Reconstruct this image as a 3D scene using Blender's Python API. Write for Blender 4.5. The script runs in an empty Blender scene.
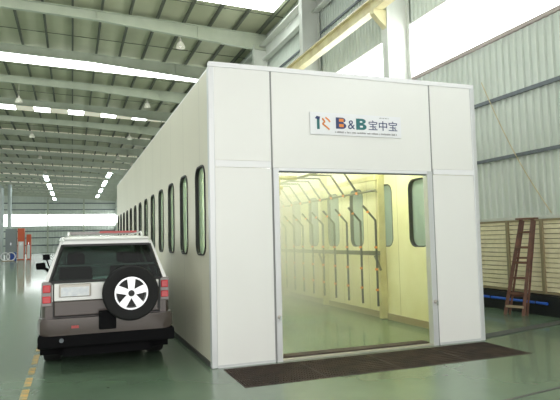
import bpy, bmesh, math, random
from mathutils import Vector, Matrix
random.seed(4)
S = bpy.context.scene
COL = S.collection

# ------------------------------------------------------------------ camera
FPX = 557.4198; YAW = .3578; PIT = .0705; ROL = -.0236; EYE = 1.65
fw = Vector((math.sin(YAW)*math.cos(PIT), math.cos(YAW)*math.cos(PIT), math.sin(PIT)))
r0 = Vector((math.cos(YAW), -math.sin(YAW), 0)); u0 = r0.cross(fw)
rt = r0*math.cos(ROL)+u0*math.sin(ROL); up = -r0*math.sin(ROL)+u0*math.cos(ROL)
cd = bpy.data.cameras.new('camera'); cam = bpy.data.objects.new('camera', cd); COL.objects.link(cam)
cam.matrix_world = Matrix(((rt.x, up.x, -fw.x, 0), (rt.y, up.y, -fw.y, 0), (rt.z, up.z, -fw.z, EYE), (0, 0, 0, 1)))
cd.sensor_width = 36; cd.sensor_fit = 'HORIZONTAL'; cd.lens = FPX/560*36; cd.clip_end = 400
S.camera = cam
# ------------------------------------------------------------------ world and exposure
W = bpy.data.worlds.new('world'); S.world = W; W.use_nodes = True
wb = W.node_tree.nodes['Background']; wb.inputs[0].default_value = (1, .98, .96, 1); wb.inputs[1].default_value = .85
S.view_settings.view_transform = 'Standard'; S.view_settings.look = 'None'
S.view_settings.gamma = 1; S.view_settings.exposure = 0.18; S.view_settings.use_curve_mapping = False
try:
    S.cycles.use_denoising = True; S.cycles.volume_max_steps = 64; S.cycles.volume_bounces = 4; S.cycles.max_bounces = 12; S.cycles.transparent_max_bounces = 16
    S.cycles.sample_clamp_indirect = 6
except Exception: pass
SKY_E = 7.0; WIN_E = 5.0
def area(name, loc, size, power, rot, color=(1, 1, 1)):
    l = bpy.data.lights.new(name, 'AREA'); l.shape = 'RECTANGLE'; l.size, l.size_y = size
    l.energy = power; l.color = color
    o = bpy.data.objects.new(name, l); COL.objects.link(o); o.location = loc; o.rotation_euler = rot
    return o
# daylight from the open hall gate behind the camera
area('gate_daylight', (0, -11.5, 4.6), (17, 8.5), 1250, (math.radians(90), 0, 0), (1, .975, .955))

# ------------------------------------------------------------------ materials
def mat(name, col, rough=.5, metal=0., noise=None, scale=5., bump=0., bscale=40., coat=0., spec=.5, stripes=None, emit=None):
    m = bpy.data.materials.new(name); m.use_nodes = True; nt = m.node_tree; N = nt.nodes; L = nt.links
    b = N['Principled BSDF']; b.inputs['Base Color'].default_value = (*col, 1)
    b.inputs['Roughness'].default_value = rough; b.inputs['Metallic'].default_value = metal
    b.inputs['Specular IOR Level'].default_value = spec; b.inputs['Coat Weight'].default_value = coat
    b.inputs['Coat Roughness'].default_value = .08
    tc = N.new('ShaderNodeTexCoord')
    src = None
    if noise:
        n = N.new('ShaderNodeTexNoise'); n.inputs['Scale'].default_value = scale; n.inputs['Detail'].default_value = 6
        L.new(tc.outputs['Object'], n.inputs['Vector'])
        r = N.new('ShaderNodeValToRGB'); r.color_ramp.elements[0].position = .35; r.color_ramp.elements[1].position = .65
        r.color_ramp.elements[0].color = (*noise, 1); r.color_ramp.elements[1].color = (*col, 1)
        L.new(n.outputs['Fac'], r.inputs['Fac']); src = r.outputs['Color']
    if stripes:   # (axis, period, width, colour, offset): seams that belong to the panels themselves
        ax, per, wid, sc, off = stripes
        sx = N.new('ShaderNodeSeparateXYZ'); L.new(tc.outputs['Object'], sx.inputs[0])
        a = N.new('ShaderNodeMath'); a.operation = 'ADD'; a.inputs[1].default_value = off; L.new(sx.outputs['XYZ'.index(ax)], a.inputs[0])
        p = N.new('ShaderNodeMath'); p.operation = 'FLOORED_MODULO'; p.inputs[1].default_value = per; L.new(a.outputs[0], p.inputs[0])
        q = N.new('ShaderNodeMath'); q.operation = 'LESS_THAN'; q.inputs[1].default_value = wid; L.new(p.outputs[0], q.inputs[0])
        mx = N.new('ShaderNodeMix'); mx.data_type = 'RGBA'; L.new(q.outputs[0], mx.inputs['Factor'])
        if src: L.new(src, mx.inputs['A'])
        else: mx.inputs['A'].default_value = (*col, 1)
        mx.inputs['B'].default_value = (*sc, 1); src = mx.outputs['Result']
    if src: L.new(src, b.inputs['Base Color'])
    if bump:
        n2 = N.new('ShaderNodeTexNoise'); n2.inputs['Scale'].default_value = bscale; L.new(tc.outputs['Object'], n2.inputs['Vector'])
        bp = N.new('ShaderNodeBump'); bp.inputs['Strength'].default_value = bump; bp.inputs['Distance'].default_value = .01
        L.new(n2.outputs['Fac'], bp.inputs['Height']); L.new(bp.outputs['Normal'], b.inputs['Normal'])
    if emit:
        b.inputs['Emission Color'].default_value = (*col, 1); b.inputs['Emission Strength'].default_value = emit
    return m
def glass(name, tint, gloss=.12, rough=.03):
    m = bpy.data.materials.new(name); m.use_nodes = True; nt = m.node_tree; N = nt.nodes; L = nt.links
    for n in list(N): N.remove(n)
    o = N.new('ShaderNodeOutputMaterial'); mx = N.new('ShaderNodeMixShader'); t = N.new('ShaderNodeBsdfTransparent')
    g = N.new('ShaderNodeBsdfGlossy'); t.inputs[0].default_value = (*tint, 1); g.inputs['Roughness'].default_value = rough
    lw = N.new('ShaderNodeLayerWeight'); lw.inputs['Blend'].default_value = .12
    mr = N.new('ShaderNodeMapRange'); mr.inputs['To Min'].default_value = gloss; mr.inputs['To Max'].default_value = .6
    L.new(lw.outputs['Fresnel'], mr.inputs['Value']); L.new(mr.outputs[0], mx.inputs[0])
    L.new(t.outputs[0], mx.inputs[1]); L.new(g.outputs[0], mx.inputs[2]); L.new(mx.outputs[0], o.inputs[0])
    return m
def frosted(name, col, dens):
    m = bpy.data.materials.new(name); m.use_nodes = True; N = m.node_tree.nodes; L = m.node_tree.links
    b = N['Principled BSDF']; b.inputs['Base Color'].default_value = (*col, 1); b.inputs['Roughness'].default_value = .12
    t = N.new('ShaderNodeBsdfTransparent'); t.inputs[0].default_value = (.85, .92, .86, 1); x = N.new('ShaderNodeMixShader'); x.inputs[0].default_value = dens
    tr = N.new('ShaderNodeBsdfTranslucent'); tr.inputs[0].default_value = (*col, 1); x2 = N.new('ShaderNodeMixShader'); x2.inputs[0].default_value = .5
    L.new(b.outputs[0], x2.inputs[1]); L.new(tr.outputs[0], x2.inputs[2])
    L.new(t.outputs[0], x.inputs[1]); L.new(x2.outputs[0], x.inputs[2]); L.new(x.outputs[0], N['Material Output'].inputs[0])
    return m
M = {}
M['floor'] = mat('green_epoxy', (.135, .20, .135), .27, noise=(.108, .162, .11), scale=.9, bump=.05, bscale=3., coat=.25)
M['roof'] = mat('roof_sheet', (.50, .51, .36), .6, noise=(.45, .46, .32), scale=.7)
M['purlin'] = mat('purlin_steel', (.10, .11, .085), .6)
M['rafter'] = mat('rafter_paint', (.52, .56, .46), .5, noise=(.46, .50, .41), scale=1.5)
M['column'] = mat('column_paint', (.62, .64, .60), .5, noise=(.57, .59, .55), scale=1.)
M['clad'] = mat('wall_cladding', (.64, .69, .64), .5, noise=(.59, .64, .59), scale=.8)
M['girt'] = mat('girt_steel', (.13, .15, .17), .5)
M['trimred'] = mat('sill_trim', (.42, .36, .34), .6)
M['sky'] = mat('skylight_sheet', (.95, 1., .96), .5, emit=SKY_E)
M['skydim'] = mat('dim_skylight_sheet', (.80, .76, .62), .5, emit=.35)  # low glow imitates light broken up by purlins; far strips all dim
M['win'] = mat('bright_window_sheet', (.97, 1., 1.), .5, emit=WIN_E)
M['winl'] = mat('left_window_sheet', (.97, 1., 1.), .5, emit=1.2)
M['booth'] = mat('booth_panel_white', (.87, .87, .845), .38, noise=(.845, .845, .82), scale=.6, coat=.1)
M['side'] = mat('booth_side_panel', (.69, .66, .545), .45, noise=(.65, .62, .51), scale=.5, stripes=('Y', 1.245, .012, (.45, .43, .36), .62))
M['seam'] = mat('panel_seam', (.26, .26, .26), .6)
M['alu'] = mat('aluminium_trim', (.66, .67, .68), .4, metal=.3)
M['trimw'] = mat('white_trim', (.88, .88, .90), .35)
M['lining'] = mat('cream_lining', (.80, .78, .50), .4, noise=(.73, .70, .40), scale=1.6, stripes=('Y', 1.19, .012, (.42, .38, .16), .15), coat=.2)
M['liningd'] = mat('cream_post', (.62, .58, .30), .45, noise=(.5, .46, .22), scale=3)
M['rubber'] = mat('black_rubber', (.018, .018, .018), .55)
M['pane'] = frosted('window_pane', (.74, .86, .76), .36)
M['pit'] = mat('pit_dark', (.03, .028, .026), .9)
M['grate'] = mat('rusty_grate', (.085, .058, .045), .7, metal=.3, noise=(.05, .036, .03), scale=5.)
M['joint'] = mat('joint_dark', (.07, .075, .065), .8)
M['yellow'] = mat('yellow_paint', (.62, .36, .07), .5, noise=(.24, .24, .12), scale=9.)
M['crane'] = mat('crane_cream', (.70, .66, .40), .45, noise=(.55, .47, .27), scale=2.)
M['craner'] = mat('crane_rail_steel', (.45, .42, .38), .4, metal=.4)
M['pipe'] = mat('steel_pipe', (.16, .16, .11), .45, metal=.4)
M['lance'] = mat('dark_tube', (.07, .075, .055), .4, metal=.3)
M['orange'] = mat('orange_clamp', (.80, .27, .04), .5)
M['slat'] = mat('cream_slat', (.88, .80, .58), .65, noise=(.78, .70, .48), scale=6.)
M['slatb'] = mat('brown_frame', (.30, .25, .15), .7)
M['black'] = mat('black_trough', (.012, .014, .016), .4)
M['blue'] = mat('blue_pipe', (.03, .13, .62), .35)
M['wood'] = mat('ladder_wood', (.17, .075, .05), .6, noise=(.10, .05, .035), scale=8.)
M['woodl'] = mat('ladder_wood_light', (.38, .30, .20), .6)
M['rope'] = mat('rope', (.52, .46, .30), .7)
M['white'] = mat('car_white', (.80, .81, .79), .25, coat=.6)
M['beige'] = mat('car_taupe', (.066, .050, .043), .34, metal=.15, coat=.5)
M['carglass'] = glass('car_glass', (.40, .47, .44), .03)
M['plastic'] = mat('black_plastic', (.007, .007, .008), .8, spec=.08)
M['tyre'] = mat('tyre', (.014, .014, .015), .75, spec=.3, bump=.3, bscale=60)
M['alloy'] = mat('alloy', (.78, .79, .82), .3, metal=.6)
M['chrome'] = mat('chrome', (.8, .8, .82), .15, metal=.9)
M['red'] = mat('red_lens', (.62, .02, .03), .25, coat=.5)
M['redm'] = mat('red_marker', (.42, .06, .06), .4)
M['lensg'] = mat('grey_lens', (.28, .25, .25), .25)
M['plate'] = mat('number_plate', (.88, .90, .92), .4, noise=(.70, .74, .80), scale=14.)
M['seat'] = mat('seat_cloth', (.035, .035, .033), .9)
M['lampm'] = mat('lamp_reflector', (.80, .78, .70), .3, metal=.3)
M['bulb'] = mat('lamp_glass', (.95, .92, .82), .3, emit=.8)
M['tube'] = mat('lit_tube', (.85, .97, 1.), .3, emit=14.)
M['bulblit'] = mat('lit_bulb', (1, .95, .85), .3, emit=6.)
M['grey'] = mat('grey_cabinet', (.30, .33, .34), .5)
M['orpaint'] = mat('orange_paint', (.72, .12, .04), .45)
M['bluep'] = mat('blue_paint', (.02, .07, .36), .45)
M['duct'] = mat('duct_grey', (.50, .56, .54), .4, metal=.3)
M['signw'] = mat('sign_board', (.86, .87, .90), .4)
M['teal'] = mat('sign_teal', (.015, .16, .17), .5)
M['navy'] = mat('sign_navy', (.03, .05, .16), .5)
M['sor'] = mat('sign_orange', (.80, .26, .05), .5)
M['booth_light'] = mat('booth_lamp', (.95, 1., .80), .4, emit=44.)
M['hazebox'] = None

# ------------------------------------------------------------------ mesh helpers
class MB:
    def __init__(s): s.b = bmesh.new()
    def box(s, x0, x1, y0, y1, z0, z1):
        v = [s.b.verts.new((x, y, z)) for z in (z0, z1) for y in (y0, y1) for x in (x0, x1)]
        for f in ((0, 2, 3, 1), (4, 5, 7, 6), (0, 1, 5, 4), (2, 6, 7, 3), (0, 4, 6, 2), (1, 3, 7, 5)):
            s.b.faces.new([v[i] for i in f])
        return s
    def prism(s, a, b):   # two matching rings -> closed solid
        A = [s.b.verts.new(p) for p in a]; B = [s.b.verts.new(p) for p in b]; n = len(A)
        s.b.faces.new(A[::-1]); s.b.faces.new(B)
        for i in range(n): s.b.faces.new((A[i], A[(i+1) % n], B[(i+1) % n], B[i]))
        return s
    def loft(s, rings, cap=True, loop=False):
        R_ = [[s.b.verts.new(p) for p in r] for r in rings]; n = len(R_[0])
        if loop: R_.append(R_[0]); cap = False
        for k in range(len(R_)-1):
            for i in range(n): s.b.faces.new((R_[k][i], R_[k][(i+1) % n], R_[k+1][(i+1) % n], R_[k+1][i]))
        if cap: s.b.faces.new(R_[0][::-1]); s.b.faces.new(R_[-1])
        return s
    def tube(s, pts, r, n=8):
        pts = [Vector(p) for p in pts]; rings = []
        for i, p in enumerate(pts):
            t = (pts[min(i+1, len(pts)-1)]-pts[max(i-1, 0)]).normalized()
            a = t.cross(Vector((0, 0, 1)))
            if a.length < .05: a = t.cross(Vector((0, 1, 0)))
            a.normalize(); c = t.cross(a)
            rr = r[i] if isinstance(r, (list, tuple)) else r
            rings.append([p+(a*math.cos(q)+c*math.sin(q))*rr for q in [2*math.pi*k/n for k in range(n)]])
        return s.loft(rings)
    def bar(s, p, q, w, h):   # rectangular bar between two points
        p = Vector(p); q = Vector(q); t = (q-p).normalized(); a = t.cross(Vector((0, 0, 1)))
        if a.length < .05: a = Vector((1, 0, 0))
        a.normalize(); c = t.cross(a)
        k = [a*w/2*i+c*h/2*j for i, j in ((-1, -1), (1, -1), (1, 1), (-1, 1))]
        return s.prism([p+v for v in k], [q+v for v in k])
    def lathe(s, prof, c, ax='z', n=24, loop=False, cap=True):   # prof: (radius, height)
        rings = []
        for r, h in prof:
            ring = []
            for k in range(n):
                q = 2*math.pi*k/n; a, b_ = r*math.cos(q), r*math.sin(q)
                ring.append(Vector(c)+Vector({'z': (a, b_, h), 'y': (a, h, b_), 'x': (h, a, b_)}[ax]))
            rings.append(ring)
        return s.loft(rings, cap=cap, loop=loop)
    def build(s, name, m, parent=None, smooth=False, bevel=0):
        bmesh.ops.recalc_face_normals(s.b, faces=s.b.faces)
        me = bpy.data.meshes.new(name); s.b.to_mesh(me); s.b.free()
        me.materials.append(m)
        if smooth:
            for p in me.polygons: p.use_smooth = True
            try: me.set_sharp_from_angle(angle=math.radians(35))
            except Exception: pass
        o = bpy.data.objects.new(name, me); COL.objects.link(o)
        if parent:
            o.parent = parent; o.matrix_parent_inverse = Matrix.Identity(4)
            pw = parent_loc(parent)
            if pw.length: me.transform(Matrix.Translation(-pw))
        else:      # the origin of a single-mesh thing goes to its base
            xs = [v.co for v in me.vertices]
            c = Vector(((min(v.x for v in xs)+max(v.x for v in xs))/2, (min(v.y for v in xs)+max(v.y for v in xs))/2, min(v.z for v in xs)))
            if name.split('.')[0] not in NOSHIFT: me.transform(Matrix.Translation(-c)); o.location = c
        if bevel:
            md = o.modifiers.new('bevel', 'BEVEL'); md.width = bevel; md.segments = 2; md.limit_method = 'ANGLE'
        return o
NOSHIFT = ('wall_right', 'wall_left', 'wall_far', 'floor', 'ceiling')
def parent_loc(p):
    v = Vector((0, 0, 0))
    while p: v += p.location; p = p.parent
    return v
def thing(name, label, cat, loc=(0, 0, 0), group=None):
    o = bpy.data.objects.new(name, None); COL.objects.link(o); o.location = loc; o.empty_display_size = .2
    return tag(o, label, cat, group)
def tag(o, label, cat, group=None):
    o['label'] = label; o['category'] = cat
    if group: o['group'] = group
    return o
def struct(o): o['kind'] = 'structure'; return o
def sempty(name):
    o = bpy.data.objects.new(name, None); COL.objects.link(o); return struct(o)
def copy_tree(o, parent=None):
    c = o.copy(); COL.objects.link(c); c.parent = parent
    for ch in [k for k in o.children]: copy_tree(ch, c)
    return c
def rrect(w, h, r, n=6):
    P = []
    for cx, cy, a in ((w/2-r, h/2-r, 0), (-w/2+r, h/2-r, 90), (-w/2+r, -h/2+r, 180), (w/2-r, -h/2+r, 270)):
        for k in range(n+1):
            q = math.radians(a+90*k/n); P.append((cx+r*math.cos(q), cy+r*math.sin(q)))
    return P
def holed(name, m, parent, outer, holes, thick, mtx):
    """flat panel with holes, extruded: a filled 2D curve turned into a mesh"""
    cu = bpy.data.curves.new(name, 'CURVE'); cu.dimensions = '2D'; cu.fill_mode = 'BOTH'; cu.extrude = thick/2
    for loop in [outer]+holes:
        sp = cu.splines.new('POLY'); sp.points.add(len(loop)-1); sp.use_cyclic_u = True
        for i, (x, y) in enumerate(loop): sp.points[i].co = (x, y, 0, 1)
    t = bpy.data.objects.new('tmp', cu); COL.objects.link(t)
    dg = bpy.context.evaluated_depsgraph_get(); me = bpy.data.meshes.new_from_object(t.evaluated_get(dg))
    bpy.data.objects.remove(t); bpy.data.curves.remove(cu)
    me.transform(mtx); me.materials.clear(); me.materials.append(m)
    o = bpy.data.objects.new(name, me); COL.objects.link(o)
    if parent: o.parent = parent; me.transform(Matrix.Translation(-parent_loc(parent)))
    return o
def YZ(x): return Matrix(((0, 0, 1, x), (1, 0, 0, 0), (0, 1, 0, 0), (0, 0, 0, 1)))   # curve x->Y, y->Z

# ================================================================== LARGE STRUCTURE
XR = 9.09; XL = -17.0; Y0 = -12.0; YF = 130.0
GX0, GX1, GY0, GY1 = 1.82, 5.95, 6.12, 7.10       # grate pit
f = MB()
f.box(XL, GX0, Y0, YF, -.3, 0).box(GX1, XR+.3, Y0, YF, -.3, 0).box(GX0, GX1, Y0, GY0, -.3, 0).box(GX0, GX1, GY1, YF, -.3, 0)
f.box(GX0, GX1, GY0, GY1, -.5, -.3)
struct(f.build('floor', M['floor']))

def zr(x): return 11.98-.035*x       # underside of the purlins
ceil = sempty('ceiling')
c = MB(); c.prism([(XL, Y0, zr(XL)+.2), (XR+.2, Y0, zr(XR)+.2), (XR+.2, Y0, zr(XR)+.3), (XL, Y0, zr(XL)+.3)],
                  [(XL, YF, zr(XL)+.2), (XR+.2, YF, zr(XR)+.2), (XR+.2, YF, zr(XR)+.3), (XL, YF, zr(XL)+.3)])
c.build('roof_sheeting', M['roof'], ceil)
x = XR-.55
while x > XL:
    z = zr(x); MB().box(x-.045, x+.045, Y0, YF, z, z+.2).build('purlin', M['purlin'], ceil); x -= 1.22
FY = [13.3+6*k for k in range(-4, 20)]
for y in FY:
    r = MB()
    def zb(x): return zr(x)-.42-.33*max(0, min(1, (x-1)/7.2))
    xs = [XL, 1., 8.2, XR]
    for a, b in zip(xs, xs[1:]):
        def sec(x, y0, y1, z0, z1): return [(x, y0, z0), (x, y1, z0), (x, y1, z1), (x, y0, z1)]
        r.prism(sec(a, y-.008, y+.008, zb(a), zr(a)), sec(b, y-.008, y+.008, zb(b), zr(b)))
        r.prism(sec(a, y-.11, y+.11, zb(a)-.02, zb(a)), sec(b, y-.11, y+.11, zb(b)-.02, zb(b)))
        r.prism(sec(a, y-.11, y+.11, zr(a)-.03, zr(a)), sec(b, y-.11, y+.11, zr(b)-.03, zr(b)))
    for xx in (1., -6.5, 5.5): r.box(xx-.01, xx+.01, y-.1, y+.1, zb(xx), zr(xx)-.03)
    r.build('rafter', M['rafter'], ceil)
for k, y in enumerate(FY):     # sag rods across the purlins, mid-bay
    if y > 12 and y < 70:
        MB().bar((XL, y+3.9, zr(XL)+.12), (XR, y+3.9, zr(XR)+.12), .028, .028).build('sag_rod', M['purlin'], ceil)

# corrugated walls
def corrug(mb, x, y0, y1, z0, z1, d=.055, pitch=.2, along='y', sgn=-1):
    y = y0; P = []
    while y < y1-1e-6:
        P += [(0, y), (0, y+pitch*.62), (d, y+pitch*.70), (d, y+pitch*.92)]; y += pitch
    P.append((0, y1)); A = []; B = []
    for o_, t in P:
        p = (x+sgn*o_, t) if along == 'y' else (t, x+sgn*o_)
        A.append(mb.b.verts.new((*p, z0))); B.append(mb.b.verts.new((*p, z1)))
    for i in range(len(A)-1): mb.b.faces.new((A[i], A[i+1], B[i+1], B[i]))
w = MB()
corrug(w, XR, Y0, YF, 1.95, 6.10); corrug(w, XR, Y0, YF, 7.68, zr(XR)+.2)
w.box(XR+.01, XR+.15, Y0, YF, 0, 6.08).box(XR+.01, XR+.15, Y0, YF, 7.70, zr(XR)+.2)
struct(w.build('wall_right', M['clad']))
for n, (z, hh, mm) in enumerate(((3.35, .07, 'girt'), (4.70, .08, 'girt'), (1.98, .06, 'column'), (6.09, .09, 'trimred'), (7.68, .05, 'column'), (9.6, .08, 'girt'))):
    struct(MB().box(XR-.10, XR-.035, Y0, YF, z-hh/2, z+hh/2).build('trim_%d' % (n+1), M[mm]))
w1 = struct(MB().box(XR, XR+.04, Y0, YF, 6.12, 7.66).build('window_1', M['win']))
m = MB(); y = Y0+1.3
while y < YF: m.box(XR-.03, XR-.001, y-.02, y+.02, 6.12, 7.66); y += 6
m.build('mullions', M['column'], w1)
# far wall
w = MB(); corrug(w, YF, XL, XR, 0, 5.75, along='x', pitch=.6); corrug(w, YF, XL, XR, 8.15, zr(XL)+.3, along='x', pitch=.6)
w.box(XL, XR+.2, YF+.02, YF+.2, 0, 5.75).box(XL, XR+.2, YF+.02, YF+.2, 8.15, zr(XL)+.3)
struct(w.build('wall_far', M['clad']))
struct(MB().box(XL, XR, YF, YF+.05, 5.75, 8.15).build('window_2', M['win']))
for n, z in enumerate((1.6, 3.2, 4.6, 9.2, 10.6)):
    struct(MB().box(XL, XR, YF-.18, YF-.06, z-.1, z+.1).build('trim_%d' % (n+7), M['girt']))
for n, x in enumerate((-12.2, -4.9, 2.4)):
    struct(MB().box(x-.15, x+.15, YF-.5, YF-.19, 0, zr(x)-.45).build('trim_%d' % (n+12), M['rafter']))
# left wall (outside the frame) with a high window band
w = MB(); w.box(XL-.15, XL, Y0, YF, 0, 3.5).box(XL-.15, XL, Y0, YF, 8, zr(XL)+.3)
struct(w.build('wall_left', M['clad']))
struct(MB().box(XL-.1, XL-.05, Y0, YF, 3.5, 8.0).build('window_3', M['winl']))
# skylight strips in every other bay
wn = 4
for k in range(9):
    ya = 20.9+11.75*k-11.75 if k < 3 else 19.9+12*k-12
    if k == 3: ya = 44.9
    ln = 1.55 if k != 3 else 1.75
    low = k in (0, 1, 2, 3)
    e = sempty('window_%d' % wn); wn += 1
    def strip(mb, xa, xb):
        dz = -.05 if low else .17
        mb.prism([(xa, ya, zr(xa)+dz), (xb, ya, zr(xb)+dz), (xb, ya, zr(xb)+dz+.03), (xa, ya, zr(xa)+dz+.03)],
                 [(xa, ya+ln, zr(xa)+dz), (xb, ya+ln, zr(xb)+dz), (xb, ya+ln, zr(xb)+dz+.03), (xa, ya+ln, zr(xa)+dz+.03)])
    if low and k != 3:
        m = MB(); strip(m, -15, 7.6 if k == 2 else 8.3); m.build('pane', M['sky'], e)
    else:
        x = -15.; i = 0
        while x < 8:
            m = MB(); strip(m, x+.05, x+1.2); m.build('pane', M['sky' if (i % 2 == 0 and x < 5.5 and k == 3) else 'skydim'], e); x += 1.22; i += 1

# ================================================================== STEEL COLUMNS, CRANE BEAM
names = {13.3: 'wide pale steel column rising right of the booth sign, beside the bright window', 19.3: 'dark steel column left of the cream crane beam, second along the right wall',
         25.3: 'steel column behind the booth roof, under the haunch of the rafter'}
for y in FY:
    if y < 8 or y > 40: continue
    x0 = 8.24; x1 = XR-.12; zt = zr(8.3)-.6
    lab = names.get(round(y, 1), 'grey steel column hidden behind the booth along the right wall')
    t = thing('steel_column', lab, 'column', ((x0+x1)/2, y, 0), 'steel columns along the right wall')
    MB().box(x0, x1, y-.006, y+.006, .02, zt).build('web', M['column'], t)
    MB().box(x0, x0+.02, y-.15, y+.15, .02, zt).build('flange', M['column'], t)
    MB().box(x1-.02, x1, y-.15, y+.15, .02, zt).build('flange', M['column'], t)
    MB().box(x0-.05, x1, y-.2, y+.2, 0, .02).build('base_plate', M['column'], t)
    MB().prism([(7.85, y-.1, 7.88), (x0, y-.1, 7.5), (x0, y-.1, 8.0), (7.85, y-.1, 8.0)],
               [(7.85, y+.1, 7.88), (x0, y+.1, 7.5), (x0, y+.1, 8.0), (7.85, y+.1, 8.0)]).build('bracket', M['crane'], t)
t = thing('crane_beam', 'long cream crane runway beam on column brackets above the booth', 'crane beam', (8.02, 20, 7.9))
MB().box(8.01, 8.03, 2, 60, 8.04, 8.36).build('web', M['crane'], t)
MB().box(7.89, 8.15, 2, 60, 8.01, 8.04).build('flange', M['crane'], t)
MB().box(7.89, 8.15, 2, 60, 8.36, 8.39).build('flange', M['crane'], t)
MB().box(7.98, 8.06, 2, 60, 8.39, 8.50).build('rail', M['craner'], t)
t = thing('eave_beam', 'deep pale eave beam along the top of the right wall', 'beam', (8.8, 25, 10.4))
MB().box(8.90, 8.94, 13.4, 60, 10.45, 11.1).build('web', M['column'], t)
MB().box(8.55, 8.97, 13.4, 60, 11.1, 11.14).build('flange', M['column'], t)
MB().box(8.7, 8.97, 13.4, 60, 10.41, 10.45).build('flange', M['column'], t)

# ================================================================== PAINT BOOTH
BX0, BX1, BY0, BY1, BH = 1.71, 6.06, 7.20, 23.5, 4.06
DX0, DX1, DZ = 2.68, 5.11, 2.60
booth = thing('spray_booth', 'large white panelled spray booth with rounded side windows and an open front doorway', 'spray booth', ((BX0+BX1)/2, BY0, 0))
WW, WH, WZ, WR = .60, 1.25, 2.085, .17
LY = [7.79+1.245*i for i in range(13)]; RY = [8.73+1.19*i for i in range(12)]
def shifted(P, cx, cy): return [(a+cx, b+cy) for a, b in P]
rect = lambda a, b, c_, d: [(a, c_), (b, c_), (b, d), (a, d)]
T = .07
hl = [shifted(rrect(WW, WH, WR), y, WZ) for y in LY]; hr = [shifted(rrect(WW, WH, WR), y, WZ) for y in RY]
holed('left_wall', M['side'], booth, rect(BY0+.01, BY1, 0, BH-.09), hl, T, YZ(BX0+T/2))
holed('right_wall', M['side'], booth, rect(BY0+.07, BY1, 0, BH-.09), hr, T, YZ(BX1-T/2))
holed('left_lining', M['lining'], booth, rect(BY0+.09, BY1-.1, .02, 3.7), hl, .012, YZ(BX0+T+.008))
holed('right_lining', M['lining'], booth, rect(BY0+.09, BY1-.1, .02, 3.7), hr, .012, YZ(BX1-T-.008))
def window(y, x, sgn, lit=False):
    n = 6; o1 = rrect(WW+.02, WH+.02, WR+.01, n); i1 = rrect(WW-.025, WH-.025, WR-.01, n)
    m = MB(); rings = []
    t = T/2+.016
    for P, d in ((o1, -t), (o1, t), (i1, t), (i1, -t)): rings.append([(x+d, y+a, WZ+b) for a, b in P])
    m.loft(rings+[rings[0]], cap=False); bmesh.ops.remove_doubles(m.b, verts=m.b.verts, dist=1e-5)
    g = m.build('window', M['rubber'], booth)
    p = rrect(WW-.02, WH-.02, WR-.01, n); m = MB(); x += .028 if sgn > 0 else .004
    m.prism([(x-.004+sgn*.0, y+a, WZ+b) for a, b in p], [(x+.004, y+a, WZ+b) for a, b in p]); m.build('pane', M['pane'], g)
for y in LY: window(y, BX0+T/2, -1)
for y in RY: window(y, BX1-T/2, 1)
# front
PT = .06
MB().box(BX0+.02, 2.575, BY0, BY0+PT, .03, 2.63).box(BX0+.02, 2.575, BY0, BY0+PT, 2.73, BH-.06).build('front_panel', M['booth'], booth)
MB().box(5.225, BX1-.02, BY0, BY0+PT, .03, 2.59).box(5.225, BX1-.02, BY0, BY0+PT, 2.68, BH-.06).build('front_panel', M['booth'], booth)
MB().box(2.60, 5.20, BY0, BY0+PT, DZ+.045, BH-.06).build('header_panel', M['booth'], booth)
MB().box(BX0, BX1, BY0-.015, BY0+PT, BH-.065, BH).build('top_trim', M['trimw'], booth)
MB().box(BX0-.012, BX0+.07, BY0-.012, BY0+.08, 0, BH-.066).build('corner_trim', M['alu'], booth, bevel=.01)
MB().box(BX1-.07, BX1+.012, BY0-.012, BY0+.08, 0, BH-.066).build('corner_trim', M['alu'], booth, bevel=.01)
MB().box(BX0+.071, 2.57, BY0-.012, BY0+.02, 2.635, 2.725).build('cross_trim', M['trimw'], booth)
MB().box(5.23, BX1-.071, BY0-.012, BY0+.02, 2.595, 2.675).build('cross_trim', M['trimw'], booth)
for a, b, z0, z1, mm in ((2.576, 2.598, .0, BH-.066, 'seam'), (5.202, 5.224, .0, BH-.066, 'seam')):
    MB().box(a, b, BY0+.006, BY0+.05, z0, z1).build('panel_joint', M[mm], booth)
MB().box(BX0+.071, 2.575, BY0-.008, BY0+.02, 0, .035).build('base_trim', M['alu'], booth)
MB().box(5.225, BX1-.071, BY0-.008, BY0+.02, 0, .035).build('base_trim', M['alu'], booth)
MB().box(2.60, DX0, BY0-.012, BY0+.10, 0, DZ+.04).build('door_jamb', M['alu'], booth)
MB().box(DX1, 5.20, BY0-.012, BY0+.10, 0, DZ+.04).build('door_jamb', M['alu'], booth)
MB().box(DX0, DX1, BY0-.012, BY0+.10, DZ, DZ+.04).build('door_head', M['trimw'], booth)
MB().box(DX0, DX1, BY0+.02, BY0+.05, DZ-.02, DZ).build('door_seal', M['girt'], booth)
for xx, z in ((2.64, .60), (5.16, .655)):
    l = MB().lathe([(.028, 0), (.028, -.03), (.012, -.035), (.012, -.05)], (xx, BY0-.012, z), 'y', 12).build('latch', M['craner'], booth)
    MB().box(xx-.012, xx+.012, BY0-.075, BY0-.06, z-.05, z+.02).build('latch_lever', M['chrome'], l)
MB().box(BX0+.08, BX1-.08, BY1-.08, BY1, 0, BH-.095).build('rear_wall', M['booth'], booth)
MB().box(BX0+.085, BX1-.085, BY1-.1, BY1-.085, .02, 3.7).build('rear_lining', M['lining'], booth)
MB().box(BX0+.005, BX1-.005, BY0+.065, BY1, BH-.09, BH-.06).build('roof', M['booth'], booth)
MB().box(BX0+.09, BX1-.09, BY0+.09, BY1-.1, 3.70, 3.74).build('inner_ceiling', M['lining'], booth)
MB().box(BX0+.085, BX1-.085, BY0+.07, BY0+.085, DZ+.05, 3.7).build('header_lining', M['lining'], booth)
MB().box(BX0-.015, BX0-.001, BY0+.09, BY1, 0, .07).build('base_trim', M['joint'], booth)
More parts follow.
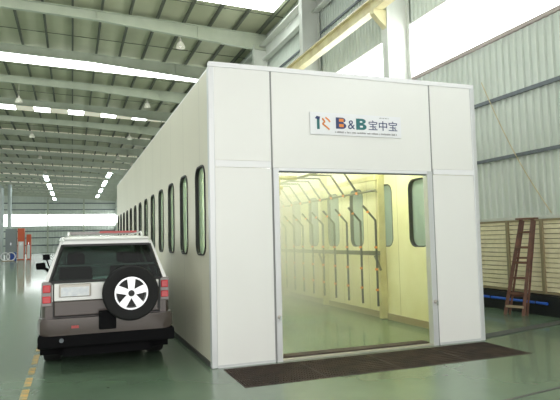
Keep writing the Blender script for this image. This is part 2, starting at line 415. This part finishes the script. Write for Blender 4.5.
MB().box(BX1-.115, BX1-.085, BY0+.2, BY1-.2, 0, .12).build('base_trim', M['slatb'], booth)
MB().box(DX0, DX1, BY0+.12, BY0+.30, 0, .035).build('threshold', M['grate'], booth)
MB().box(DX0, DX1, BY0+.00, BY0+.10, 0, .018).build('threshold', M['craner'], booth)
# posts along the inner right wall
PY = [9.93, 12.65, 15.4, 18.1, 20.8]
for y in PY: MB().box(5.82, 5.965, y-.05, y+.05, .02, 3.68).build('wall_post', M['liningd'], booth)
# lamps under the booth's ceiling
for y in (9.2, 11.9, 14.6, 17.3, 20.0):
    for x in (2.5, 5.2):
        t = thing('tube_light', 'white tube light under the booth ceiling, %s side, %s from the doorway' % ('left' if x < 4 else 'right', {9.2: 'nearest', 11.9: 'second', 14.6: 'third', 17.3: 'fourth', 20.0: 'farthest'}[y]), 'lamp', (x, y, 3.6), 'tube lights under the booth ceiling')
        MB().box(x-.14, x+.14, y-.65, y+.65, 3.64, 3.695).build('housing', M['trimw'], t)
        MB().box(x-.11, x+.11, y-.6, y+.6, 3.60, 3.638).build('tube', M['booth_light'], t)

# rails and lances inside
rack = thing('spray_rack', 'wall rack of dark rails with angled lances and orange clamps inside the booth', 'rack', (5.7, 9.95, 0))
RX = 5.66
MB().bar((5.78, 9.9, 2.86), (5.78, 21.5, 2.86), .07, .09).build('rail', M['liningd'], rack)
MB().tube([(RX, 9.7, 2.58), (RX, 21.5, 2.58)], .022).build('rail', M['pipe'], rack)
MB().bar((5.70, 9.72, 1.33), (5.70, 21.5, 1.33), .06, .085).build('rail', M['pipe'], rack)
for y in PY:
    MB().bar((5.70, y, 1.33), (5.83, y, 1.33), .06, .06).bar((5.70, y-.06, 1.28), (5.82, y-.06, .98), .04, .04).build('bracket', M['pipe'], rack)
    MB().bar((RX, y, 2.58), (5.83, y, 2.58), .03, .03).build('bracket', M['pipe'], rack)
for k in range(17):
    y = 9.67+.62*k; x = RX-.04
    l = MB().tube([(x, y, .30), (x, y, 1.98), (x-.27, y, 2.27)], .024).build('lance', M['lance'], rack)
    for z in (.62, 1.02, 1.45): MB().lathe([(.03, -.02), (.03, .02)], (x-.012, y, z), 'z', 8).build('clamp', M['orange'], l)
    MB().lathe([(.028, -.02), (.028, .02)], (x-.17, y, 2.15), 'z', 8).build('clamp', M['orange'], l)
    y2 = y+.16
    if k == 0: continue
    a = MB().tube([(RX-.85, y2, 3.03), (RX-.32, y2, 3.03), (RX+.02, y2, 2.55)], .023).build('arm', M['lance'], rack)
    MB().lathe([(.032, -.025), (.032, .025)], (RX-.02, y2, 2.58), 'z', 8).build('clamp', M['orange'], a)
MB().tube([(RX-.85, 9.7, 3.03), (RX-.85, 21.5, 3.03)], .03).build('feed_pipe', M['pipe'], rack)
t = thing('feed_frame', 'pale yellow pipe frame hanging inside the top left of the doorway', 'pipe frame', (3.7, 11.0, 2.9))
MB().tube([(3.3, 11, 2.62), (4.1, 11, 2.62), (4.1, 11, 2.95), (4.5, 11, 2.95)], .045).build('pipe', M['liningd'], t)
MB().tube([(3.55, 11, 2.62), (3.55, 11, 3.69)], .03).build('hanger', M['liningd'], t)
MB().tube([(3.3, 11.6, 2.80), (4.4, 11.6, 2.80)], .04).tube([(3.9, 11.6, 2.8), (3.9, 11.6, 3.69)], .03).build('pipe', M['liningd'], t)
# spray haze
hm = bpy.data.materials.new('spray_haze'); hm.use_nodes = True; N = hm.node_tree.nodes; L = hm.node_tree.links
N.remove(N['Principled BSDF']); vs = N.new('ShaderNodeVolumeScatter'); vs.inputs['Color'].default_value = (.86, .95, .80, 1)
vs.inputs['Anisotropy'].default_value = .2
tc = N.new('ShaderNodeTexCoord'); mp = N.new('ShaderNodeMapping'); gr = N.new('ShaderNodeTexGradient'); gr.gradient_type = 'LINEAR'
L.new(tc.outputs['Generated'], mp.inputs[0]); mp.inputs['Scale'].default_value = (1, 1, 1); mp.inputs['Rotation'].default_value = (0, 0, math.radians(-90))
sx = N.new('ShaderNodeSeparateXYZ'); L.new(tc.outputs['Generated'], sx.inputs[0])
mr = N.new('ShaderNodeMapRange'); mr.inputs['From Min'].default_value = .1; mr.inputs['From Max'].default_value = .45
mr.inputs['To Min'].default_value = .03; mr.inputs['To Max'].default_value = .62
L.new(sx.outputs['Y'], mr.inputs['Value']); N.remove(mp); N.remove(gr)
L.new(mr.outputs[0], vs.inputs['Density']); L.new(vs.outputs[0], N['Material Output'].inputs['Volume'])
hz = MB().box(BX0+.1, BX1-.12, BY0+.35, BY1-.12, .03, 3.59).build('spray_haze', hm)
hz['kind'] = 'stuff'; tag(hz, 'pale green spray mist filling the back of the booth', 'mist')

# ------------------------------------------------------------------ sign on the booth
sign = thing('booth_sign', 'white sign board with coloured letters on the booth header', 'sign', (3.92, BY0-.01, 3.14))
MB().box(3.17, 4.67, BY0-.022, BY0-.002, 3.135, 3.455).build('board', M['signw'], sign)
def text(name, s, x, z, size, m, bold=0., parent=sign, sx=1., sp=1.):
    cu = bpy.data.curves.new(name, 'FONT'); cu.body = s; cu.size = size; cu.extrude = .002; cu.offset = bold; cu.space_character = sp
    t = bpy.data.objects.new('tmp', cu); COL.objects.link(t); dg = bpy.context.evaluated_depsgraph_get()
    me = bpy.data.meshes.new_from_object(t.evaluated_get(dg)); bpy.data.objects.remove(t); bpy.data.curves.remove(cu)
    me.transform(Matrix(((sx, 0, 0, x), (0, 0, -1, BY0-.0245), (0, 1, 0, z), (0, 0, 0, 1)))); me.transform(Matrix.Translation(-parent_loc(parent)))
    me.materials.clear(); me.materials.append(m)
    o = bpy.data.objects.new(name, me); COL.objects.link(o); o.parent = parent; return o
def block_b(x, z, h, w, m, y=0., name='letter'):
    # heavy slab B: outline with two counters
    o_ = [(0, 0)]+[(w*.62+w*.38*math.sin(math.radians(a)), h*.27-h*.27*math.cos(math.radians(a))) for a in range(0, 171, 15)]+\
         [(w*.58+w*.36*math.sin(math.radians(a)), h*.77-h*.23*math.cos(math.radians(a))) for a in range(20, 181, 15)]+[(0, h)]
    c1 = [(w*.36, h*.20), (w*.62, h*.20), (w*.68, h*.29), (w*.62, h*.38), (w*.36, h*.38)]
    c2 = [(w*.36, h*.64), (w*.58, h*.64), (w*.64, h*.72), (w*.58, h*.80), (w*.36, h*.80)]
    Mx = Matrix(((1, 0, 0, x), (0, 0, -1, BY0-.0245-y), (0, 1, 0, z), (0, 0, 0, 1)))
    return holed(name, M[m], sign, o_, [c1, c2], .004, Mx)
block_b(3.575, 3.23, .165, .165, 'navy')
for z in (3.255, 3.332): MB().box(3.625, 3.70, BY0-.027, BY0-.0225, z, z+.045).build('letter_fill', M['sor'], sign)
text('letter', '&', 3.765, 3.235, .19, M['navy'], .0)
block_b(3.905, 3.23, .165, .17, 'teal')
text('lettering', '宝中宝', 4.10, 3.245, .158, M['navy'], .0, sx=1.08)
def fine_print(x0, x1, z, h):
    m = MB(); x = x0
    while x < x1:
        w_ = random.uniform(.006, .013); m.box(x, x+w_, BY0-.0255, BY0-.0225, z, z+h*random.uniform(.7, 1)); x += w_+random.choice((.006, .006, .006, .02))
    return m.build('fine_print', M['seam'], sign)
fine_print(3.56, 4.60, 3.168, .026); fine_print(4.30, 4.45, 3.415, .014)
# stylised mark: a teal post with a brown cap and two orange ribbons
MB().box(3.275, 3.315, BY0-.026, BY0-.022, 3.21, 3.36).build('logo_post', M['teal'], sign)
MB().prism([(3.245, BY0-.026, 3.365), (3.315, BY0-.026, 3.345), (3.325, BY0-.026, 3.39), (3.27, BY0-.026, 3.40)],
           [(3.245, BY0-.022, 3.365), (3.315, BY0-.022, 3.345), (3.325, BY0-.022, 3.39), (3.27, BY0-.022, 3.40)]).build('logo_cap', M['navy'], sign)
def ribbon(pts, w):
    m = MB()
    for (x0, z0), (x1, z1) in zip(pts, pts[1:]):
        d = Vector((x1-x0, z1-z0)).normalized(); n = Vector((-d.y, d.x))*w/2
        q = [(x0-n.x, z0-n.y), (x1-n.x, z1-n.y), (x1+n.x, z1+n.y), (x0+n.x, z0+n.y)]
        m.prism([(a, BY0-.027, b) for a, b in q], [(a, BY0-.022, b) for a, b in q])
    return m.build('logo_ribbon', M['sor'], sign)
ribbon([(3.36, 3.37), (3.40, 3.32), (3.36, 3.29), (3.42, 3.25), (3.47, 3.21)], .022)
ribbon([(3.41, 3.385), (3.46, 3.35), (3.48, 3.32)], .022)

# ================================================================== CAR
CX, CY = .455, 8.0
car = thing('suv', 'white and taupe off-road car with a spare wheel on its tailgate, beside the booth', 'car', (CX, CY, 0))
def P(x, y, z): return (CX+x, CY+y, z)
def ring(y, pts): return [P(x, y, z) for x, z in pts]+[P(-x, y, z) for x, z in reversed(pts)]
def lowsec(k, zt=.90, zb=.40): # half section lower body, k = half width
    return [(k*.90, zb), (k*.985, zb+.07), (k, .62), (k*.995, zt)]
def upsec(k, zt): return [(k*.992, .90), (k*.985, 1.02), (k*.955, zt)]
st = [(.0, .785), (.04, .82), (.15, .845), (.45, .85), (1.2, .855), (3.6, .855), (4.2, .84), (4.45, .79), (4.52, .68)]
MB().loft([ring(y, lowsec(k)) for y, k in st]).build('lower_body', M['beige'], car, True)
ht = {.0: 1.12, .04: 1.13, .15: 1.13, .45: 1.13, 1.2: 1.13, 3.6: 1.10, 4.2: 1.03, 4.45: .97, 4.52: .93}
MB().loft([ring(y, upsec(k, ht[y])) for y, k in st]).build('upper_body', M['white'], car, True)
# roof
def roofsec(y, k, zt): return ring(y, [(k*.90, zt-.085), (k, zt-.06), (k*.97, zt-.02), (k*.7, zt)])
MB().loft([roofsec(.10, .575, 1.715), roofsec(.16, .60, 1.745), roofsec(.8, .625, 1.775), roofsec(2.2, .625, 1.76), roofsec(2.75, .60, 1.70)]).build('roof', M['white'], car, True)
# pillars (left and right)
for s in (-1, 1):
    def pil(y0, y1, w0, w1, name='pillar', tk=.05, xt=.59, xb=.815, m='white'):
        MB().prism([P(s*xb, y0, 1.10), P(s*xb, y0+w0, 1.10), P(s*(xb-tk), y0+w0, 1.10), P(s*(xb-tk), y0, 1.10)],
                   [P(s*xt, y1, 1.69), P(s*xt, y1+w1, 1.69), P(s*(xt-tk), y1+w1, 1.69), P(s*(xt-tk), y1, 1.69)]).build(name, M[m], car)
    pil(.015, .13, .20, .18, tk=.075, xb=.82, xt=.605); pil(1.05, 1.08, .10, .09, m='plastic'); pil(2.05, 2.02, .09, .08, m='plastic'); pil(3.25, 2.62, .12, .10)
    xb, xt = .80, .58
    MB().prism([P(s*xb, .2, 1.11), P(s*xb, 3.3, 1.11), P(s*xt, 2.68, 1.69), P(s*xt, .3, 1.69)],
               [P(s*(xb-.008), .2, 1.11), P(s*(xb-.008), 3.3, 1.11), P(s*(xt-.008), 2.68, 1.69), P(s*(xt-.008), .3, 1.69)]).build('side_window', M['carglass'], car)
MB().prism([P(-.76, 3.33, 1.11), P(.76, 3.33, 1.11), P(.57, 2.70, 1.68), P(-.57, 2.70, 1.68)],
           [P(-.76, 3.325, 1.105), P(.76, 3.325, 1.105), P(.57, 2.69, 1.68), P(-.57, 2.69, 1.68)]).build('windscreen', M['carglass'], car)
# rear window
MB().prism([P(-.715, -.012, 1.165), P(.715, -.012, 1.165), P(.565, .105, 1.625), P(-.565, .105, 1.625)],
           [P(-.715, -.004, 1.165), P(.715, -.004, 1.165), P(.565, .113, 1.625), P(-.565, .113, 1.625)]).build('rear_window', M['carglass'], car)
m = MB()
def fr(a, b, w=.035): m.bar(P(*a), P(*b), w, .03)
fr((-.72, 0, 1.155), (.72, 0, 1.155)); fr((-.57, .11, 1.635), (.57, .11, 1.635), .03); fr((-.725, 0, 1.15), (-.572, .11, 1.64)); fr((.725, 0, 1.15), (.572, .11, 1.64))
m.build('window_seal', M['rubber'], car)
# tailgate
tg = MB().box(CX-.69, CX+.70, CY-.012, CY+.03, .69, 1.135).build('tailgate_gap', M['rubber'], car)
MB().prism([P(-.675, -.03, .905), P(.685, -.03, .905), P(.685, -.022, 1.135), P(-.675, -.022, 1.135)],
           [P(-.675, .01, .905), P(.685, .01, .905), P(.685, .01, 1.135), P(-.675, .01, 1.135)]).build('tailgate', M['white'], car, bevel=.008)
MB().box(CX-.675, CX+.685, CY-.034, CY+.01, .705, .902).build('tailgate_cladding', M['beige'], car, bevel=.012)
MB().prism([P(.66, -.035, .74), P(.70, -.035, .74), P(.70, -.035, 1.10), P(.685, -.035, 1.12)],
           [P(.66, -.02, .74), P(.70, -.02, .74), P(.70, -.02, 1.10), P(.685, -.02, 1.12)]).build('tailgate_edge', M['rubber'], car)
# bumper
bs = [(-.13, .74, .0), (-.10, .84, 0), (.0, .875, 0), (.35, .88, 0)]
MB().loft([ring(y, [(k*.96, .47), (k, .50), (k, .64), (k*.985, .685)]) for y, k, _ in bs]).build('rear_bumper', M['beige'], car, True)
MB().box(CX-.87, CX+.88, CY-.12, CY+.28, .31, .475).build('bumper_step', M['plastic'], car, bevel=.02)
MB().box(CX-.62, CX+.62, CY+.25, CY+4.1, .15, .42).box(CX-.56, CX+.56, CY+.02, CY+.25, .17, .42).build('underbody', M['plastic'], car)
MB().box(CX-.12, CX+.10, CY-.2, CY-.1, .52, .76).build('hinge_bracket', M['plastic'], car, bevel=.015)
MB().box(CX-.46, CX-.37, CY-.137, CY-.12, .555, .59).build('reflector', M['redm'], car)
MB().tube([P(-.58, -.16, .41), P(-.58, .6, .41)], .028, 10).build('exhaust_pipe', M['girt'], car)
# tail lights
for s in (-1, 1):
    x = CX+s*.765
    h_ = MB().box(x-.065, x+.065, CY-.02, CY+.12, .84, 1.16).build('tail_light', M['lensg'], car, bevel=.015)
    MB().box(x-.048, x+.048, CY-.034, CY-.01, 1.02, 1.12).build('lens', M['red'], h_, bevel=.01)
    MB().box(x-.052, x+.052, CY-.034, CY-.01, .885, .975).build('lens', M['red'], h_, bevel=.01)
# number plate
h_ = MB().box(CX-.615, CX-.215, CY-.055, CY-.03, .955, 1.125).build('plate_holder', M['craner'], car, bevel=.01)
MB().box(CX-.59, CX-.24, CY-.062, CY-.055, .965, 1.085).build('number_plate', M['plate'], h_)
# wheels
def wheel(c, ax, r, w, name, out=-1):
    R1 = r*.575; a = w/2
    ty = MB().lathe([(R1, -a*.8), (r*.80, -a), (r*.95, -a*.9), (r, -a*.6), (r, a*.6), (r*.95, a*.9), (r*.80, a), (R1, a*.8), (R1*.97, 0)], c, ax, 40, loop=True)
    # close the inner side between the last and first profile rings
    ty = ty.build(name, M['tyre'], car, True)
    C0 = Vector(c); e = {'y': Vector((0, 1, 0)), 'x': Vector((1, 0, 0))}[ax]; u = {'y': Vector((1, 0, 0)), 'x': Vector((0, 1, 0))}[ax]; v = Vector((0, 0, 1))
    MB().lathe([(R1*1.03, out*a*.86), (R1*1.03, out*a*1.02), (R1*.93, out*a*1.02), (R1*.88, out*a*.62), (R1*.88, out*a*.3)], c, ax, 40, cap=False).build('rim_ring', M['alloy'], ty, True)
    MB().lathe([(R1*.89, out*a*.25), (R1*.89, out*a*.35)], c, ax, 32).build('rim_well', M['rubber'], ty)
    for k in range(5):
        q = math.radians(72*k+90); d = u*math.cos(q)+v*math.sin(q); n = -u*math.sin(q)+v*math.cos(q)
        b = MB(); w0, w1 = R1*.17, R1*.25
        b.prism([C0+d*R1*.16+n*w0+e*out*a*.70, C0+d*R1*.92+n*w1+e*out*a*.80, C0+d*R1*.92-n*w1+e*out*a*.80, C0+d*R1*.16-n*w0+e*out*a*.70],
                [C0+d*R1*.16+n*w0+e*out*a*1.0, C0+d*R1*.92+n*w1+e*out*a*.98, C0+d*R1*.92-n*w1+e*out*a*.98, C0+d*R1*.16-n*w0+e*out*a*1.0])
        b.build('spoke', M['alloy'], ty)
    MB().lathe([(R1*.2, out*a*.7), (R1*.2, out*a*1.05), (R1*.12, out*a*1.08)], c, ax, 16).build('hub_cap', M['rubber'], ty, True)
    return ty
wheel((CX+.285, CY-.20, .985), 'y', .365, .235, 'spare_wheel')
for s in (-1, 1):
    for y in (.78, 3.45): wheel(P(s*.71, y, .36), 'x', .36, .25, 'wheel', s)
# dark arch inserts over the wheels
for s in (-1, 1):
    for y in (.78, 3.45):
        pts = [(y+.44*math.cos(math.radians(a_)), .38+.43*math.sin(math.radians(a_))) for a_ in range(0, 181, 15)]
        MB().prism([P(s*.868, a_, b_) for a_, b_ in pts], [P(s*.80, a_, b_) for a_, b_ in pts]).build('wheel_arch', M['plastic'], car)
for s in (-1, 1): MB().box(CX+s*.72-.14, CX+s*.72+.14, CY+.33, CY+.345, .16, .48).build('mud_flap', M['plastic'], car)
# mirrors
for s in (-1, 1):
    m = MB().loft([[P(s*(.885+a_), 3.0, z) for a_, z in ((0, 1.20), (.17, 1.20), (.19, 1.32), (.03, 1.335))], [P(s*(.895+a_), 3.10, z) for a_, z in ((0, 1.215), (.14, 1.215), (.155, 1.30), (.03, 1.315))]]).bar(P(s*.80, 3.05, 1.13), P(s*.92, 3.05, 1.23), .05, .05)
    m.build('door_mirror', M['plastic'], car, bevel=.01)
m = MB().box(CX-1.0, CX-.87, CY+4.1, CY+4.16, 1.35, 1.46).bar(P(-.82, 4.13, 1.0), P(-.93, 4.13, 1.36), .025, .025)
m.build('fender_mirror', M['plastic'], car)
# roof rack, red strip
for s in (-1, 1):
    MB().tube([P(s*.50, .35, 1.76), P(s*.50, .45, 1.81), P(s*.50, 2.2, 1.81), P(s*.50, 2.3, 1.755)], .017).build('roof_rail', M['white'], car, True)
for y in (.6, 1.3, 2.0): MB().bar(P(-.5, y, 1.815), P(.5, y, 1.815), .05, .02).build('cross_bar', M['lensg'], car)
MB().box(CX-.56, CX+.56, CY+.045, CY+.22, 1.705, 1.735).build('rear_spoiler', M['white'], car, bevel=.01)
MB().box(CX-.085, CX+.43, CY+.40, CY+.44, 1.80, 1.83).build('brake_light_strip', M['redm'], car)
# interior: white bar added for the stripe reflected in the rear glass, seats
MB().box(CX-.66, CX+.66, CY+.09, CY+.12, 1.345, 1.372).build('reflection_bar', M['trimw'], car)
MB().box(CX-.72, CX+.72, CY+.2, CY+3.2, 1.0, 1.10).build('cabin_trim', M['seat'], car)
for x in (-.40, .40):
    for y, z in ((.95, 1.30), (2.1, 1.30)):
        b = MB().box(CX+x-.24, CX+x+.24, CY+y, CY+y+.12, 1.05, z).build('seat_back', M['seat'], car, bevel=.04)
        MB().box(CX+x-.13, CX+x+.13, CY+y+.01, CY+y+.10, z+.03, z+.20).build('headrest', M['seat'], b, bevel=.03)

# ================================================================== FLOOR GRATE, DRAIN, MARKINGS
gw = (GX1-GX0)/4
gl = ['first from the car', 'second from the car', 'third from the car', 'farthest from the car']
for k in range(4):
    x0 = GX0+gw*k+.004; x1 = GX0+gw*(k+1)-.004
    t = thing('floor_grate', 'rusty brown steel floor grate before the booth, '+gl[k], 'grate', ((x0+x1)/2, (GY0+GY1)/2, -.05), 'floor grates in front of the booth')
    MB().box(x0, x1, GY0, GY0+.02, -.05, .004).box(x0, x1, GY1-.02, GY1, -.05, .004).box(x0, x0+.012, GY0+.02, GY1-.02, -.05, .004).box(x1-.012, x1, GY0+.02, GY1-.02, -.05, .004).build('frame', M['grate'], t)
    m = MB(); x = x0+.04
    while x < x1-.02: m.box(x-.004, x+.004, GY0+.02, GY1-.02, -.035, .002); x += .034
    y = GY0+.08
    while y < GY1-.04: m.box(x0+.012, x1-.012, y-.006, y+.006, -.02, .0); y += .09
    m.build('bars', M['grate'], t)
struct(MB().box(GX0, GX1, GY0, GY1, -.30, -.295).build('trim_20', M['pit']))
o = MB().prism([(6.12, 7.30, 0), (8.8, 7.93, 0), (8.8, 8.15, 0), (6.12, 7.52, 0)], [(6.12, 7.30, .015), (8.8, 7.93, .015), (8.8, 8.15, .015), (6.12, 7.52, .015)]).build('drain_cover', M['joint'])
tag(o, 'dark drain channel cover running from the booth corner to the right wall', 'drain')
o = MB().prism([(3.9, 4.50, 0), (9.0, 5.30, 0), (9.0, 5.36, 0), (3.9, 4.54, 0)], [(3.9, 4.50, .003), (9.0, 5.30, .003), (9.0, 5.36, .003), (3.9, 4.54, .003)]).build('floor_joint', M['joint'])
tag(o, 'dark joint line across the floor at the bottom right', 'floor joint')
ys = [(5.5, 6.55), (6.7, 7.15), (7.3, 7.75), (7.95, 8.35), (8.6, 9.3), (9.6, 10.6), (11., 12.4), (13., 15.), (16., 19.)]
for k, (a_, b_) in enumerate(ys):
    o = MB().box(-.53, -.45, a_, b_, 0, .002).build('floor_marking', M['yellow'])
    tag(o, 'worn yellow paint dash on the green floor left of the car, %s' % ['nearest of the row', 'second nearest', 'third nearest', 'fourth nearest', 'fifth nearest', 'sixth nearest', 'seventh nearest', 'second farthest', 'farthest of the row'][k], 'floor marking', 'yellow dashes beside the car')

# ================================================================== RIGHT WALL: SLATTED PANELS, TROUGH, PIPE, LADDER, ROPE
pl = ['half hidden behind the booth corner', 'just left of the ladder', 'behind the ladder', 'right of the ladder at the frame edge']
k = 0; y = 12.60
edges = [12.6, 11.65, 10.7, 9.76, 8.81, 7.86, 6.91]
labs = ['cream slatted wall panel hidden behind the booth, farthest of the row', 'cream slatted wall panel hidden by the booth corner, second farthest',
        'cream slatted wall panel beside the booth corner, left of the ladder', 'cream slatted wall panel right behind the brown ladder',
        'cream slatted wall panel at the right edge of the photo', 'cream slatted wall panel beyond the right edge, nearest of the row']
for k in range(5):
    a_, b_ = edges[k+1], edges[k]
    t = thing('slatted_panel', labs[k], 'wall panel', (XR-.1, (a_+b_)/2, .42), 'slatted panels along the right wall')
    m = MB(); z = .47
    while z < 1.88: m.prism([(XR-.10, a_+.04, z), (XR-.02, a_+.04, z+.03), (XR-.02, a_+.04, z+.085), (XR-.105, a_+.04, z+.083)],
                            [(XR-.10, b_-.04, z), (XR-.02, b_-.04, z+.03), (XR-.02, b_-.04, z+.085), (XR-.105, b_-.04, z+.083)]); z += .098
    m.build('slats', M['slat'], t)
    MB().box(XR-.14, XR-.01, a_, a_+.04, .42, 1.94).box(XR-.14, XR-.01, b_-.04, b_, .42, 1.94).box(XR-.12, XR-.01, a_+.04, b_-.04, 1.90, 1.94).box(XR-.12, XR-.01, a_+.04, b_-.04, .42, .46).build('frame', M['slatb'], t)
    MB().box(XR-.009, XR+.005, a_, b_, .42, 1.94).build('backing', M['slatb'], t)
o = MB().box(XR-.22, XR-.012, 7.9, 12.6, 0, .40).build('water_trough', M['black']); tag(o, 'black trough along the floor under the slatted panels', 'trough')
t = thing('blue_pipe', 'bright blue pipe lying along the black trough behind the ladder', 'pipe', (XR-.27, 9.7, .2))
MB().tube([(XR-.27, 8.62, .25), (XR-.27, 12.2, .25)], .028, 10).build('pipe', M['blue'], t, True)
for y in (8.9, 10.2, 11.5): MB().box(XR-.30, XR-.2198, y-.008, y+.008, .21, .29).build('clip', M['black'], t)
# ladder
def LR(p, q, n): return [tuple(p[i]+(q[i]-p[i])*k/n for i in range(3)) for k in range(n+1)]
lad = thing('step_ladder', 'brown wooden stepladder standing by the slatted wall on the right', 'ladder', (8.4, 9.2, 0))
A0, A1 = (8.28, 9.13, 0), (8.62, 8.42+.62, 0)
FA, FB = Vector((8.36, 9.28, 0)), Vector((8.50, 8.93, 0))
TA, TB = Vector((8.62, 8.98, 1.93)), Vector((8.68, 8.74, 1.93))
MB().bar(FA, TA, .03, .07).build('stile', M['wood'], lad); MB().bar(FB, TB, .03, .07).build('stile', M['wood'], lad)
for k, q in enumerate((.09, .23, .39, .55, .71, .87)):
    MB().bar(FA.lerp(TA, q), FB.lerp(TB, q), .09, .045).build('step', M['woodl' if k == 0 else 'wood'], lad)
MB().bar(TA+Vector((-.03, .08, .02)), TB+Vector((.03, -.08, .02)), .14, .035).build('top_cap', M['wood'], lad)
RA, RB = FA+Vector((.10, -.02, 0)), FB+Vector((.10, 0, 0))
MB().bar(RA, TA+Vector((.06, 0, -.02)), .025, .04).build('rear_leg', M['wood'], lad); MB().bar(RB, TB+Vector((.06, 0, -.02)), .025, .04).build('rear_leg', M['wood'], lad)
for q in (.2, .6): MB().bar(RA.lerp(TA, q), RB.lerp(TB, q), .02, .04).build('rear_brace', M['wood'], lad)
pts = [(XR-.12-.02*math.sin(math.pi*k/12), 10.35-1.82*k/12, 5.2-3.15*k/12-.18*math.sin(math.pi*k/12)) for k in range(13)]
o = MB().tube(pts, .011, 6).build('hanging_rope', M['rope']); tag(o, 'thin pale rope hanging slantwise across the corrugated right wall', 'rope')

# ================================================================== LAMPS
def highbay(x, y, z, label, lit=False, zt=None):
    t = thing('high_bay_lamp', label, 'lamp', (x, y, z), 'high bay lamps under the roof')
    zt = zt if zt else zr(x)-.45-.33*max(0, min(1, (x-1)/7.2))
    MB().tube([(x, y, z+.22), (x, y, zt)], .014, 6).build('rod', M['craner'], t)
    MB().lathe([(.06, .24), (.075, .14), (.07, .10)], (x, y, z), 'z', 14).build('housing', M['craner'], t, True)
    MB().lathe([(.07, .12), (.13, .08), (.20, -.06), (.225, -.16), (.215, -.16), (.19, -.06), (.12, .06)], (x, y, z), 'z', 20).build('reflector', M['lampm'], t, True)
    MB().lathe([(.03, .05), (.06, -.02), (.06, -.08), (.02, -.13)], (x, y, z), 'z', 10).build('bulb', M['bulblit' if lit else 'bulb'], t, True)
od = ['nearest', 'second nearest', 'third nearest', 'fourth nearest', 'farthest']
for k in range(5):
    y = 25.3+12*k; highbay(4.7-.03*k, y, 10.80-.02*k, 'small unlit bay lamp under a rafter, %s in the row nearer the booth' % od[k])
for k in range(5):
    y = 25.3+12*k; highbay(-3.1, y, 10.62, 'small unlit bay lamp under a rafter, %s in the left row' % od[k])
highbay(6.05, 61.3, 8.7+1.4, 'small lit bay lamp just above the booth roof edge, the upper of two', True)
highbay(6.3, 79.3, 10.1, 'small lit bay lamp just above the booth roof edge, the lower of two', True)
sl = ['nearest', 'second', 'third', 'farthest']
for x, z, rw in ((-3.12, 10.2, 'left'), (4.6, 10.75, 'right')):
    for k, (a_, b_) in enumerate(((74.5, 80), (85, 92.5), (98, 104), (110, 115))):
        t = thing('strip_light', 'bright white strip of lights far down the hall, %s in the %s row' % (sl[k], rw), 'lamp', (x, (a_+b_)/2, z), 'lit strip lights at the far end')
        MB().box(x-.26, x+.26, a_, b_, z+.04, z+.12).build('housing', M['trimw'], t)
        MB().box(x-.22, x+.22, a_+.1, b_-.1, z-.05, z+.04).build('tube', M['tube'], t)
        MB().tube([(x, a_+1, z+.12), (x, a_+1, zr(x)+.2)], .02, 6).tube([(x, b_-1, z+.12), (x, b_-1, zr(x)+.2)], .02, 6).build('hanger', M['craner'], t)

# ================================================================== FAR LEFT THINGS
YD = 78
t = thing('air_duct', 'tall pale vertical duct far back at the left edge, the right one', 'duct', (-7.42, YD, 0))
MB().lathe([(.25, 0), (.25, 9.2), (.2, 9.4)], (-7.42, YD, 0), 'z', 16).build('pipe', M['duct'], t, True); MB().lathe([(.33, 0), (.33, .08)], (-7.42, YD, 0), 'z', 16).build('base_flange', M['duct'], t)
t = thing('air_duct', 'tall pale duct with a slanted top at the left edge, the left one', 'duct', (-8.35, YD, 0))
MB().lathe([(.27, 0), (.27, 8.9)], (-8.35, YD, 0), 'z', 16).tube([(-8.35, YD, 8.8), (-9.3, YD, 10.0)], .3, 14).build('pipe', M['duct'], t, True); MB().lathe([(.33, 0), (.33, .08)], (-8.35, YD, 0), 'z', 16).build('base_flange', M['duct'], t)
def at(px, Y): # X of an image column at a given depth, level with the eye
    return Y*(math.tan(YAW+math.atan((px-280)/FPX)))
YC = 70
def cabinet(px0, px1, z1, m1, name, label, cat, lower=None, zl=0):
    x0, x1 = at(px0, YC), at(px1, YC)
    t = thing(name, label, cat, ((x0+x1)/2, YC, 0))
    MB().box(x0, x1, YC, YC+.8, .0, z1).build('body', M[m1], t)
    if lower: MB().box(x0+.08, x1-.08, YC-.04, YC, .12, zl).build('lower_panel', M[lower], t)
    MB().box(x0+.04, x1-.04, YC-.03, YC, (zl if lower else 1.6)+.05, z1-.08).build('door', M[m1], t)
    MB().box((x0+x1)/2-.03, (x0+x1)/2+.03, YC-.06, YC-.03, 1.7, 2.0).build('handle', M['chrome'], t)
cabinet(5, 16, 3.55, 'grey', 'tall_cabinet', 'tall grey cabinet far back at the left edge', 'cabinet')
cabinet(17.2, 24, 3.6, 'orpaint', 'storage_locker', 'orange and white locker far back, beside the grey cabinet', 'locker', 'white', 2.1)
cabinet(26, 30.5, 2.9, 'orpaint', 'storage_locker', 'narrow orange locker with pale panel, far back near the car mirror', 'locker', 'white', 1.7)
x = at(13, YC-3)
t = thing('blue_drum', 'blue drum on the floor before the far grey cabinet', 'drum', (x, YC-3, 0))
MB().lathe([(.28, 0), (.3, .02), (.3, .38), (.315, .40), (.3, .42), (.3, .85), (.28, .9)], (x, YC-3, 0), 'z', 18).build('body', M['bluep'], t, True)
MB().lathe([(.27, .9), (.25, .92), (.05, .93)], (x, YC-3, 0), 'z', 18).build('lid', M['bluep'], t, True)
x = at(5, YC-4)
m = MB()
for r_, dx in ((.42, 0), (.42, .55)):
    m.tube([(x+dx+r_*math.cos(math.radians(a_)), YC-4, .5+r_*math.sin(math.radians(a_))) for a_ in range(0, 361, 20)], .06, 6)
t = thing('hose_coil', 'loose coils of white hose on the floor at the far left edge', 'hose', (x, YC-4, 0))
m.build('coil', M['trimw'], t, True)
MB().box(x-.3, x+.9, YC-4.25, YC-3.75, 0, .07).build('pallet', M['woodl'], t)
